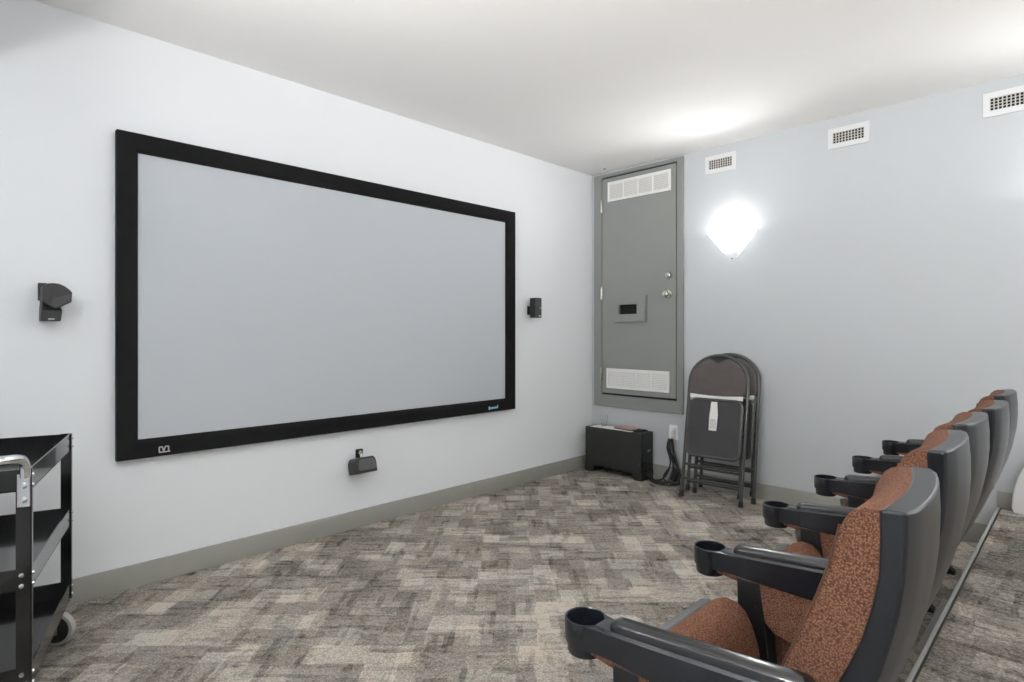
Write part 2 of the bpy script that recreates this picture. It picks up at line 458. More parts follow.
# ------------------------------------------------------------------ wall sconces (they light the room)
def sconce(x, y, side, label, watts, up=0.0, tilt=60):
    """side -1: on the right wall facing -x; +1: on the left wall"""
    s = thing('wall_sconce', label, 'lamp', (x, y, 1.68), group='white half bowl wall sconces')
    bm = BM(); n = 24; rows = []
    prof = [(0.035, 0.0), (0.062, 0.035), (0.105, 0.09), (0.150, 0.145), (0.180, 0.178), (0.188, 0.186)]
    for rad, z in prof: rows.append([( side*max(0.001, rad*0.62*math.sin(PI*k/n)), rad*math.cos(PI*k/n), z) for k in range(n+1)])
    for rad, z in reversed(prof):
        r2 = rad-0.006; rows.append([(side*max(0.001, r2*0.62*math.sin(PI*k/n)), r2*math.cos(PI*k/n), z+0.001) for k in range(n+1)])
    V = [[bm.verts.new(p) for p in r] for r in rows]
    for a, b in zip(V, V[1:]+V[:1]):
        for k in range(n): bm.faces.new((a[k], a[k+1], b[k+1], b[k]))
    obj('bowl', bm, M_sconce, s)
    bm = BM(); box(bm, *(sorted((0, side*0.012))), -0.05, 0.05, 0.05, 0.15); obj('wall_plate', bm, M_white, s, bevel=0.003)
    bm = BM(); lathe(bm, [(0.004, 0.02), (0.009, 0.012), (0.009, 0.002), (0.004, -0.006)], (side*0.012, 0.0, 0), seg=12); obj('finial', bm, M_steel, s)
    ld = bpy.data.lights.new('sconce_lamp', 'POINT'); ld.energy = watts; ld.shadow_soft_size = 0.03
    ld.color = (1.0, 0.985, 0.965)
    lo = bpy.data.objects.new('sconce_lamp', ld); COL.objects.link(lo); lo.parent = s
    lo.location = (side*(0.045 if side > 0 else 0.09), 0, 0.186)
    if up:      # extra spot added to brighten ceiling and walls, tilted out from the wall
        sd = bpy.data.lights.new('sconce_fill_spot', 'SPOT'); sd.energy = up; sd.spot_size = math.radians(165 if tilt > 75 else 120); sd.spot_blend = 1.0
        sd.shadow_soft_size = 0.03; sd.color = (1.0, 0.985, 0.965)
        so = bpy.data.objects.new('sconce_fill_spot', sd); COL.objects.link(so); so.parent = s
        so.location = (side*0.055, 0, 0.19); so.rotation_euler = (0, math.radians(180) + side*math.radians(tilt), 0)
    return s
sconce(0, -1.25, -1, 'white half bowl wall sconce on the right wall above the folded chairs', 1.6, 19.0, 86)
sconce(0, -3.05, -1, 'white half bowl wall sconce on the right wall above the raised platform', 1.6, 14.0, 86)
sconce(XL, -1.25, 1, 'white half bowl wall sconce on the left wall beside the cart', 3.5, 44.0, 70)
sconce(XL, -2.35, 1, 'unseen fill light shaped as a white half bowl sconce on the left wall just before the platform step', 10.0, 170.0)  # unseen; placed here for fill bounced off the ceiling above the seats
sconce(0, -4.8, -1, 'unseen fill light shaped as a white half bowl sconce at the back of the right wall', 22.0, 70.0)  # unseen pair behind the camera, made strong to fill the whole room
sconce(XL, -4.8, 1, 'unseen fill light shaped as a white half bowl sconce at the back of the left wall', 22.0, 70.0)

# small hook in the ceiling by the door
bm = BM(); lathe(bm, [(0.012, H), (0.012, H-0.003), (0.004, H-0.005), (0.004, H-0.010), (0.001, H-0.012)], (-0.107, -0.211, 0), seg=12)
tag(obj('ceiling_hook', bm, M_steel), 'tiny grey hook in the white ceiling above the door', 'hook')

# ------------------------------------------------------------------ projection screen
scr = thing('projection_screen', 'large fixed projection screen with wide black velvet frame on front wall', 'screen', (-2.2035, 0, 0.573))
sx, sz = -2.2035, 0.573
def S(bm): bmesh.ops.translate(bm, verts=bm.verts, vec=(-sx, 0, -sz)); return bm
x0, x1, z0, z1 = -3.474, -0.988, 0.583, 2.043
def frame_profile():
    bm = BM()
    # outer lip, face and inner chamfer carried round the rectangle
    prof = [(0.0, -0.004), (0.0, -0.040), (0.004, -0.044), (0.055, -0.044), (0.082, -0.026), (0.084, -0.010), (0.0, -0.004)]
    rings = []
    for ins, d in prof[:-1]:
        rings.append([(x0+ins, d, z0+ins), (x1-ins, d, z0+ins), (x1-ins, d, z1-ins), (x0+ins, d, z1-ins)])
    R = [[bm.verts.new(p) for p in r] for r in rings]
    for a, b in zip(R, R[1:]+R[:1]):
        for i in range(4): bm.faces.new((a[i], a[(i+1)%4], b[(i+1)%4], b[i]))
    return bm
fr = obj('frame', S(frame_profile()), M_velvet, scr)
bm = BM(); box(bm, x0+0.07, x1-0.07, -0.016, -0.012, z0+0.07, z1-0.07); obj('screen_surface', S(bm), M_screen, scr)
# small emblems on the bottom rail
bm = BM(); lx, lz, w, t = -3.312, z0+0.018, 0.040, 0.0052
def stroke(bm, a, b, t, y=-0.0455):
    (ax, az), (bx, bz) = a, b; d = Vector((bx-ax, bz-az)); n = Vector((-d.y, d.x)).normalized()*t/2
    prism(bm, [(ax+n.x, az+n.y), (bx+n.x, bz+n.y), (bx-n.x, bz-n.y), (ax-n.x, az-n.y)], 'y', y, -0.0435)
hh = 0.024
stroke(bm, (lx, lz), (lx, lz+hh), t); stroke(bm, (lx, lz+hh), (lx+.012, lz+hh), t); stroke(bm, (lx, lz), (lx+.036, lz), t)
stroke(bm, (lx+.012, lz+hh), (lx+.018, lz+.004), t); stroke(bm, (lx+.024, lz+hh), (lx+.018, lz+.004), t)
stroke(bm, (lx+.024, lz+hh), (lx+.038, lz+hh), t); stroke(bm, (lx+.038, lz+hh), (lx+.038, lz), t); stroke(bm, (lx+.036, lz), (lx+.044, lz), t)
obj('silver_emblem', S(bm), M_silver, fr)
bm = BM(); bx, bz = -1.262, z0+0.022
box(bm, bx, bx+0.016, -0.0455, -0.0435, bz-0.004, bz+0.018)
for k in range(5):
    box(bm, bx+0.021+k*0.0105, bx+0.0285+k*0.0105, -0.0455, -0.0435, bz, bz+0.014)
box(bm, bx+0.020, bx+0.075, -0.0452, -0.0435, bz+0.002, bz+0.006)
prism(bm, [(bx+0.070, bz), (bx+0.090, bz+0.002), (bx+0.093, bz+0.024), (bx+0.084, bz+0.022), (bx+0.080, bz+0.012), (bx+0.070, bz+0.012)], 'y', -0.0455, -0.0435)
obj('blue_emblem', S(bm), M_blue, fr)

# ------------------------------------------------------------------ small wall speakers
def lspeaker():
    """fan-shaped cabinet over a small box, on a wall bracket: left of the screen"""
    s = thing('wall_speaker', 'black fan-shaped speaker on the white wall left of the screen', 'speaker', (-3.69, 0, 1.196))
    bm = BM(); box(bm, -0.050, -0.020, -0.014, 0, 0.085, 0.158); obj('wall_bracket', bm, M_black, s, bevel=0.003)
    bm = BM(); tube(bm, [(-0.03, -0.008, 0.11), (-0.02, -0.04, 0.105)], 0.011); obj('swivel_arm', bm, M_black, s)
    bm = BM(); loft(bm, [[(-0.050,-0.030,0.0),(0.012,-0.030,0.0),(0.014,-0.100,0.0),(-0.050,-0.100,0.0)],
                         [(-0.048,-0.020,0.042),(0.016,-0.020,0.042),(0.018,-0.102,0.042),(-0.048,-0.102,0.042)],
                         [(-0.044,-0.020,0.100),(0.012,-0.020,0.085),(0.014,-0.085,0.060),(-0.044,-0.075,0.085)]])
    lo = obj('woofer_cabinet', bm, M_black, s, bevel=0.004)
    bm = BM(); box(bm, -0.027, -0.007, -0.1030, -0.1000, 0.006, 0.011); obj('badge', bm, M_silver, lo)
    arc = [(-0.046, 0.078), (-0.044, 0.140), (-0.030, 0.150), (-0.012, 0.153), (0.006, 0.151), (0.024, 0.143), (0.040, 0.130), (0.049, 0.118), (0.047, 0.078), (0.020, 0.062), (-0.006, 0.048), (-0.026, 0.062)]
    bm = BM(); prism(bm, arc, 'y', -0.022, -0.112)
    fh = obj('fan_head', bm, M_black, s, bevel=0.003)
    bm = BM(); prism(bm, [(-0.022,0.066),(-0.008,0.104),(0.000,0.094),(0.044,0.112),(0.043,0.081),(0.016,0.067),(-0.005,0.053)], 'y', -0.110, -0.1155)
    obj('grille', bm, M_grille, fh)
lspeaker()
def rspeaker():
    s = thing('wall_speaker', 'small black box speaker on the white wall right of the screen', 'speaker', (-0.778, 0, 1.262))
    s.rotation_euler = (0, 0, math.radians(-8))
    bm = BM(); box(bm, -0.040, -0.008, -0.02, 0.0, 0.025, 0.09); obj('wall_bracket', bm, M_black, s, bevel=0.003)
    bm = BM(); tube(bm, [(-0.024, -0.012, 0.058), (-0.010, -0.04, 0.058)], 0.010); obj('swivel_arm', bm, M_black, s)
    bm = BM(); prism(bm, rrect(-0.042, 0.030, -0.100, -0.035, 0.010), 'z', 0.0, 0.151); c = obj('cabinet', bm, M_black, s, bevel=0.003)
    bm = BM(); box(bm, -0.034, 0.022, -0.1018, -0.0995, 0.075, 0.145); obj('upper_grille', bm, M_grille, c, bevel=0.001)
    bm = BM(); box(bm, -0.034, 0.022, -0.1018, -0.0995, 0.006, 0.070); obj('lower_grille', bm, M_grille, c, bevel=0.001)
    bm = BM(); box(bm, -0.004, 0.014, -0.1025, -0.101, 0.010, 0.018); obj('badge', bm, M_silver, c)
    bm = BM(); box(bm, 0.004, 0.022, -0.1025, -0.101, 0.072, 0.077); obj('badge', bm, M_silver, c)
rspeaker()
def cspeaker():
    s = thing('wall_speaker', 'black centre speaker tilted on a bracket below the screen', 'speaker', (-2.276, 0, 0.315))
    bm = BM(); prism(bm, rrect(-0.012, 0.034, 0.094, 0.147, 0.008), 'y', -0.010, 0.0); obj('wall_bracket', bm, M_black, s, bevel=0.002)
    bm = BM(); lathe(bm, [(0.012,-0.010),(0.014,-0.02),(0.010,-0.032),(0.001,-0.034)], (0.010, 0, 0.126), 'y', 14)
    tube(bm, smooth_path([(0.010,-0.025,0.123),(0.006,-0.045,0.092),(0.002,-0.062,0.075)]), 0.010); obj('swivel_arm', bm, M_steel, s)
    # wide cabinet with rounded shoulders, tilted up
    prof = [(-0.070,0.0)] + [(-0.070+0.024*(1-math.cos(PI/2*k/6)), 0.050+0.040*math.sin(PI/2*k/6)) for k in range(7)] + \
           [(0.070-0.024*(1-math.cos(PI/2*k/6)), 0.050+0.040*math.sin(PI/2*k/6)) for k in range(6,-1,-1)] + [(0.070,0.0)]
    R = Matrix.Rotation(math.radians(-14), 4, 'X')
    bm = BM(); prism(bm, prof, 'y', -0.115, -0.03); bmesh.ops.transform(bm, matrix=R, verts=bm.verts)
    c = obj('cabinet', bm, M_black, s, bevel=0.004)
    gp = [(-0.051,0.016)] + [(-0.051+0.022*(1-math.cos(PI/2*k/5)), 0.044+0.036*math.sin(PI/2*k/5)) for k in range(6)] + \
         [(0.064-0.022*(1-math.cos(PI/2*k/5)), 0.044+0.036*math.sin(PI/2*k/5)) for k in range(5,-1,-1)] + [(0.064,0.016)]
    bm = BM(); prism(bm, gp, 'y', -0.1185, -0.114); bmesh.ops.transform(bm, matrix=R, verts=bm.verts)
    obj('grille', bm, mat('centre_grille', lin(98, 97, 96), 0.7, bump=(900, 0.4)), c, bevel=0.001)
cspeaker()

# ------------------------------------------------------------------ subwoofer in the corner and what lies on it
sub = thing('subwoofer', 'black box subwoofer on short feet in the corner under the grey door', 'speaker', (-0.105, -0.345, 0))
bm = BM(); box(bm, -0.085, 0.085, -0.270, 0.270, 0.055, 0.368); cab = obj('cabinet', bm, M_sub, sub, bevel=0.004)
for sy in (-1, 1):
    bm = BM(); a, b2 = (sy*0.272, sy*0.175); 
    prism(bm, [(a, 0.0), (sy*0.205, 0.0), (b2, 0.058), (a, 0.058)], 'x', -0.087, 0.087); obj('foot', bm, M_sub, sub, bevel=0.003)
bm = BM(); box(bm, -0.078, 0.078, -0.273, -0.269, 0.062, 0.205); obj('driver_panel', bm, M_gloss, sub, bevel=0.001)
bm = BM(); box(bm, -0.078, 0.078, -0.273, -0.269, 0.212, 0.360); fp = obj('control_panel', bm, M_black, sub, bevel=0.001)
for z, w in ((0.335,0.012),(0.30,0.03),(0.285,0.02)):
    bm = BM(); box(bm, -0.05, -0.05+w, -0.2745, -0.2725, z, z+0.006); obj('switch', bm, M_grille, fp)
bm = BM(); box(bm, 0.0, 0.035, -0.2748, -0.2725, 0.222, 0.230); obj('badge', bm, M_silver, fp)
for y, z in ((-0.245, 0.16), (-0.252, 0.135), (-0.243, 0.12)):
    bm = BM(); lathe(bm, [(0.006,-0.0850),(0.006,-0.0875),(0.001,-0.0885)], (0, y, z), 'x', 10); obj('screw', bm, M_grille, cab)
def flat(name, label, cat, c, sx, sy, th, m, rz=0, bevel=0.0):
    bm = BM(); box(bm, -sx/2, sx/2, -sy/2, sy/2, 0, th)
    o = obj(name, bm, m, None, bevel=bevel); o.location = c; o.rotation_euler = (0,0,rz); return tag(o, label, cat)
flat('paper_sheet', 'loose white paper sheet lying on the black subwoofer', 'paper', (-0.112, -0.255, 0.3685), 0.135, 0.29, 0.0015, M_paper, 0.03)
flat('paper_sheet', 'white leaflet under the reddish booklet on the subwoofer', 'paper', (-0.110, -0.440, 0.3702), 0.145, 0.17, 0.002, M_paper, -0.1)
bk = thing('booklet', 'thin reddish covered booklet on white papers on the subwoofer', 'book', (-0.095, -0.425, 0.3724), (0,0,-0.12))
bm = BM(); box(bm, -0.06, 0.06, -0.085, 0.085, 0.001, 0.009); obj('pages', bm, M_black, bk)
bm = BM(); box(bm, -0.062, 0.062, -0.087, 0.087, 0.009, 0.0115); obj('cover', bm, M_red, bk)
rc = thing('remote_control', 'slim black remote control at the front end of the subwoofer top', 'remote', (-0.10, -0.545, 0.3685), (0,0,1.15))
bm = BM(); box(bm, -0.022, 0.022, -0.06, 0.06, 0, 0.012); obj('body', bm, M_black, rc, bevel=0.004)
bm = BM()
for i in range(3):
    for j in range(5): box(bm, -0.014+i*0.011, -0.008+i*0.011, -0.045+j*0.018, -0.036+j*0.018, 0.0115, 0.0135)
obj('buttons', bm, M_grille, rc)
cup = thing('clear_tumbler', 'small clear plastic cup standing on the paper on the subwoofer', 'cup', (-0.085, -0.19, 0.3701))
bm = BM(); lathe(bm, [(0.022,0.0),(0.030,0.085),(0.0285,0.085),(0.0205,0.004),(0.001,0.004),(0.001,0.0)], seg=28, close=True); obj('cup_wall', bm, M_glass, cup)
bm = BM(); tube(bm, [(0.030*math.cos(2*PI*k/28), 0.030*math.sin(2*PI*k/28), 0.0855) for k in range(28)], 0.0015, 8, closed=True); obj('rim', bm, M_glass, cup)

# outlet and cords beside the subwoofer
ol = thing('wall_outlet', 'white wall outlet with plug box between subwoofer and folded chairs', 'outlet', (0, -0.785, 0.378))
bm = BM(); prism(bm, rrect(-0.036, 0.036, -0.058, 0.058, 0.006), 'x', -0.006, 0); obj('cover_plate', bm, M_whitep, ol, bevel=0.002)
bm = BM(); box(bm, -0.038, -0.006, -0.020, 0.022, -0.048, 0.034); pa = obj('plug_adapter', bm, M_whitep, ol, bevel=0.004)
for k in range(2):
    bm = BM(); box(bm, -0.052, -0.038, -0.014, 0.014, -0.038+k*0.034, -0.014+k*0.034)
    obj('plug', bm, M_whitep, pa, bevel=0.003)
cb = thing('cord_bundle', 'bundle of black power cords hanging from the white wall outlet', 'cords', (-0.06, -0.79, 0))
cords = [
 [(-0.045,-0.775,0.335),(-0.06,-0.765,0.27),(-0.055,-0.795,0.18),(-0.07,-0.825,0.10),(-0.10,-0.825,0.03),(-0.13,-0.77,0.008),(-0.15,-0.70,0.008),(-0.13,-0.655,0.02),(-0.11,-0.629,0.04)],
 [(-0.040,-0.785,0.335),(-0.05,-0.800,0.25),(-0.05,-0.825,0.16),(-0.06,-0.85,0.08),(-0.09,-0.87,0.012),(-0.16,-0.82,0.008),(-0.17,-0.72,0.008),(-0.14,-0.66,0.012),(-0.12,-0.629,0.05)],
 [(-0.050,-0.765,0.335),(-0.05,-0.752,0.26),(-0.06,-0.785,0.17),(-0.065,-0.77,0.09),(-0.08,-0.735,0.03),(-0.10,-0.69,0.008),(-0.11,-0.65,0.012),(-0.10,-0.629,0.07)],
 [(-0.042,-0.790,0.335),(-0.045,-0.808,0.24),(-0.045,-0.835,0.15),(-0.055,-0.865,0.07),(-0.05,-0.875,0.02),(-0.09,-0.86,0.008),(-0.12,-0.79,0.018),(-0.10,-0.75,0.05),(-0.07,-0.785,0.12)],
 [(-0.052,-0.780,0.335),(-0.062,-0.785,0.25),(-0.064,-0.81,0.16),(-0.08,-0.81,0.08),(-0.11,-0.79,0.02),(-0.12,-0.72,0.008),(-0.13,-0.68,0.02),(-0.15,-0.629,0.055)],
 [(-0.047,-0.770,0.335),(-0.052,-0.777,0.25),(-0.050,-0.812,0.17),(-0.062,-0.845,0.10),(-0.070,-0.835,0.05)],
]
for c in cords:
    bm = BM(); tube(bm, smooth_path([(x+0.06, y+0.785, z) for x, y, z in c], 7), 0.0062, 8)
    obj('cord', bm, M_cable, cb)
bm = BM(); box(bm, -0.02, 0.02, -0.028, 0.028, -0.045, 0.045)
bmesh.ops.rotate(bm, verts=bm.verts, cent=(0,0,0), matrix=Matrix.Rotation(0.35, 3, 'X'))
bmesh.ops.translate(bm, verts=bm.verts, vec=(-0.005, -0.04, 0.066))
obj('power_adapter', bm, M_black, cb, bevel=0.006)

# ------------------------------------------------------------------ folding chairs leaning on the right wall
def make_folding_chair():
    f = thing('folding_chair', '', 'chair', group='folded chairs leaning on the right wall')
    W, TOPZ, SH = 0.205, 1.000, 0.815
    # back frame: one bent tube from foot to foot
    pts = [(-W, 0, 0.012), (-W, 0, 0.4), (-W, 0, SH)]
    for k in range(1, 18):
        a = PI - PI*k/18; pts.append((W*math.cos(a), 0, SH+(TOPZ-SH)*math.sin(a)))
    pts += [(W, 0, SH), (W, 0, 0.4), (W, 0, 0.012)]
    bm = BM(); tube(bm, pts, 0.0125, 10); bf = obj('back_frame', bm, M_tube, f)
    for s in (-1, 1):
        bm = BM(); lathe(bm, [(0.0155, 0.0), (0.0165, 0.004), (0.0155, 0.035), (0.0128, 0.037)], (s*W, 0, 0), seg=12); obj('foot_cap', bm, M_black, bf)
    # padded back with a hand hole notch at the top
    poly = [(-W+0.006, 0.722)] + [(-W+0.006, SH)]
    arch = []
    for k in range(1, 24):
        a = PI - PI*k/24
        x = (W-0.006)*math.cos(a); z = SH+(TOPZ-0.012-SH)*math.sin(a)
        d = abs(x)
        if d < 0.062: z -= 0.045*(1-(d/0.062))**0.8
        arch.append((x, z))
    poly += arch + [(W-0.006, SH), (W-0.006, 0.722)] + [(W-0.006 - (2*W-0.012)*k/8, 0.722-0.010*math.sin(PI*k/8)) for k in range(1, 8)]
    bm = BM(); prism(bm, poly, 'y', -0.032, 0.010)
    obj('backrest', bm, M_cpad, f, bevel=0.012, seg=4)
    bm = BM(); prism(bm, [(-0.075, 0.945), (0.075, 0.945), (0.07, 0.975), (0.03, 0.992), (-0.03, 0.992), (-0.07, 0.975)], 'y', 0.012, 0.018); obj('hand_grip', bm, M_black, f, bevel=0.002)
    # seat board folded flat, its underside outward
    sp = rrect(-0.172, 0.184, 0.298, 0.680, 0.045, 6)
    bm = BM(); prism(bm, sp, 'y', -0.038, -0.012); st = obj('seat', bm, M_cseat, f, bevel=0.004)
    bm = BM(); tube(bm, [(x, -0.033, z) for x, z in rrect(-0.176, 0.188, 0.294, 0.684, 0.048, 6)], 0.0115, 8, closed=True); obj('seat_rim', bm, M_tube, st)
    bm = BM(); prism(bm, rrect(-0.168, 0.180, 0.302, 0.676, 0.042, 6), 'y', -0.012, 0.024); obj('seat_pad', bm, M_cpad, st, bevel=0.012, seg=3)
    bm = BM(); prism(bm, [(-0.024, 0.672), (0.018, 0.672), (0.028, 0.58), (0.024, 0.475), (-0.028, 0.475), (-0.030, 0.56)], 'y', -0.0395, -0.0375)
    lb = obj('paper_label', bm, M_paper, st)
    bm = BM()
    random.seed(3)
    for r in range(9):
        z = 0.485+r*0.008; x = -0.022
        while x < 0.016:
            w = random.uniform(0.004, 0.012); box(bm, x, min(x+w, 0.02), -0.0400, -0.0393, z, z+0.0035); x += w+0.004
    obj('printed_text', bm, M_ink, lb)
    # pale leaflet tucked behind the seat, seen between seat and back
    bm = BM(); box(bm, -0.185, 0.185, -0.026, -0.024, 0.693, 0.7235); obj('tucked_leaflet', bm, M_paper, f)
    # rear legs: second bent tube
    W2 = 0.180
    p2 = [(-W2, 0.040, 0.055), (-W2, 0.030, 0.50), (-W2, 0.028, 0.60), (-W2+0.02, 0.028, 0.63), (W2-0.02, 0.028, 0.63), (W2, 0.028, 0.60), (W2, 0.030, 0.50), (W2, 0.040, 0.055)]
    bm = BM(); tube(bm, p2, 0.0115, 10); rl = obj('rear_legs', bm, M_tube, f)
    for s in (-1, 1):
        bm = BM(); lathe(bm, [(0.0145, 0.042), (0.0155, 0.046), (0.0145, 0.075), (0.012, 0.077)], (s*W2, 0.0405, 0), seg=12); obj('foot_cap', bm, M_black, rl)
    for z, y, w in ((0.225, 0.0, W), (0.205, 0.034, W2), (0.125, 0.0, W), (0.105, 0.039, W2)):
        bm = BM(); tube(bm, [(-w, y, z), (w, y, z)], 0.008, 8); obj('crossbar', bm, M_tube, f)
    for s in (-1, 1):
        bm = BM(); box(bm, s*(W-0.006)-0.003, s*(W-0.006)+0.003, -0.02, 0.036, 0.44, 0.47); obj('pivot_plate', bm, M_black, f)
    return f
fc = make_folding_chair()
def put_chair(o, x, y, lean, rz, label):
    o.rotation_mode = 'XYZ'
    m = Matrix.Rotation(rz, 4, 'Z') @ Matrix.Rotation(-PI/2, 4, 'Z') @ Matrix.Rotation(-lean, 4, 'X')
    o.rotation_euler = m.to_euler(); o.location = (x, y, 0.003); o['label'] = label
put_chair(fc, -0.313, -1.232, math.radians(10.5), math.radians(4), 'grey brown padded folding chair, front one of the two leaning on the wall')
fc2 = copy_tree(fc)
put_chair(fc2, -0.180, -1.262, math.radians(8.0), math.radians(3.6), 'folded chair hidden behind the front folding chair, touching the right wall')

# ------------------------------------------------------------------ theater seats
Y0 = -2.60
def wl(y): return y - Y0
def interp(tab, z):
    if z >= tab[0][0]: return tab[0][1]
    for (za, a), (zb, b) in zip(tab, tab[1:]):
        if zb <= z <= za: return b + (a-b)*(z-zb)/(za-zb)
    return tab[-1][1]
F_SIDE = [(.90,-2.846),(.85,-2.845),(.80,-2.842),(.75,-2.831),(.70,-2.816),(.66,-2.799),(.62,-2.780),(.55,-2.745),(.45,-2.690),(.35,-2.635),(.27,-2.590)]
B_SIDE = [(.90,-2.891),(.85,-2.889),(.80,-2.884),(.75,-2.876),(.70,-2.863),(.66,-2.851),(.62,-2.836),(.55,-2.805),(.45,-2.753),(.35,-2.695),(.27,-2.650)]
B_MID  = [(.90,-2.907),(.85,-2.908),(.80,-2.905),(.75,-2.898),(.70,-2.886),(.66,-2.875),(.62,-2.861),(.55,-2.832),(.45,-2.784),(.35,-2.730),(.27,-2.682)]
HW     = [(.90,.178),(.75,.180),(.60,.181),(.45,.180),(.27,.160)]
PIV = (0, wl(-2.62), 0.30)
def rel(p): return (p[0]-PIV[0], p[1]-PIV[1], p[2]-PIV[2])
def make_shell():
    bm = BM(); rings = []; n = 12
    for z in (.27,.31,.35,.40,.45,.50,.55,.585,.62,.66,.70,.75,.80,.85,.885,.8965):
        w = interp(HW, z); fs, bs, bmid = interp(F_SIDE, z), interp(B_SIDE, z)+0.005, interp(B_MID, z)+0.005
        sag = (bs-bmid); fsag = min(sag, 0.016)
        inset = 0.0
        ring = []
        for k in range(n+1):
            u = -1+2*k/n
            ring.append(rel((u*w, wl(fs - fsag*(1-u*u)), z)))
        for k in range(n, -1, -1):
            u = -1+2*k/n
            # rounded outer corners
            c = 0.006 if k in (0, n) else 0.0
            ring.append(rel((u*w, wl(bs - sag*(1-abs(u)**2)) + c, z)))
        rings.append(ring)
    loft(bm, rings)
    return bm
C_SIDE = [(.90,-2.800),(.88,-2.794),(.85,-2.786),(.81,-2.775),(.76,-2.757),(.70,-2.732),(.65,-2.710),(.60,-2.687),(.55,-2.665),(.50,-2.646),(.45,-2.628),(.40,-2.632)]
def make_bcushion():
    bm = BM(); rings = []; n = 12
    for z, k0 in ((.400,.30),(.404,.7),(.42,1),(.45,1),(.50,1),(.55,1),(.60,1),(.65,1),(.70,1),(.75,1),(.80,1),(.82,1),(.85,.985),(.868,.94),(.882,.84),(.890,.66),(.895,.38)):
        w = interp(HW, z)-0.004; fs = interp(F_SIDE, z); cs = interp(C_SIDE, z)
        th = (cs-fs)*k0; ring = []
        for k in range(n+1):
            u = -1+2*k/n; sag = 0.015*(1-u*u)
            ring.append(rel((u*w, wl(fs - sag) - 0.004, z)))
        for k in range(n, -1, -1):
            u = -1+2*k/n; sag = 0.016*(1-u*u)
            edge = 1-0.07*max(0, (abs(u)-0.72)/0.28)**2
            ring.append(rel((u*w, wl(fs - sag + th*edge), z)))
        rings.append(ring)
    loft(bm, rings)
    return bm
def make_piping(s):
    bm = BM(); pts = []
    for z in (.43,.50,.55,.60,.65,.70,.75,.80,.84,.865):
        w = interp(HW, z)-0.003; fs = interp(F_SIDE, z); cs = interp(C_SIDE, z)
        pts.append(rel((s*w, wl(fs+(cs-fs)*0.925), z)))
    tube(bm, smooth_path(pts, 3), 0.0020, 6)
    return bm
def make_seat_cushion():
    prof = [(-2.450,.20),(-2.433,.30),(-2.414,.42),(-2.404,.488),(-2.412,.505),(-2.436,.516),(-2.462,.513),(-2.486,.497),(-2.504,.468),(-2.518,.43),(-2.527,.38),(-2.530,.32),(-2.524,.25),(-2.50,.205),(-2.46,.195)]
    cy, cz = -2.455, .36
    bm = BM(); rings = []
    for x, sc in ((-.196,.80),(-.193,.88),(-.185,.95),(-.165,.985),(-.11,1),(0,1.01),(.11,1),(.165,.985),(.185,.95),(.193,.88),(.196,.80)):
        ring = []
        for y, z in prof:
            yy = cy+(y-cy)*sc if y < -2.452 else y
            zz = z if sc > .99 else cz+(z-cz)*(1-(1-sc)*0.28)
            ring.append((x, wl(yy), zz))
        rings.append(ring)
    loft(bm, rings); return bm
def make_pan():
    bm = BM()
    prism(bm, [(wl(-2.452),.19),(wl(-2.404),.488),(wl(-2.398),.497),(wl(-2.374),.491),(wl(-2.371),.482),(wl(-2.390),.40),(wl(-2.415),.27),(wl(-2.436),.19)], 'x', -.135, .190)
    return bm
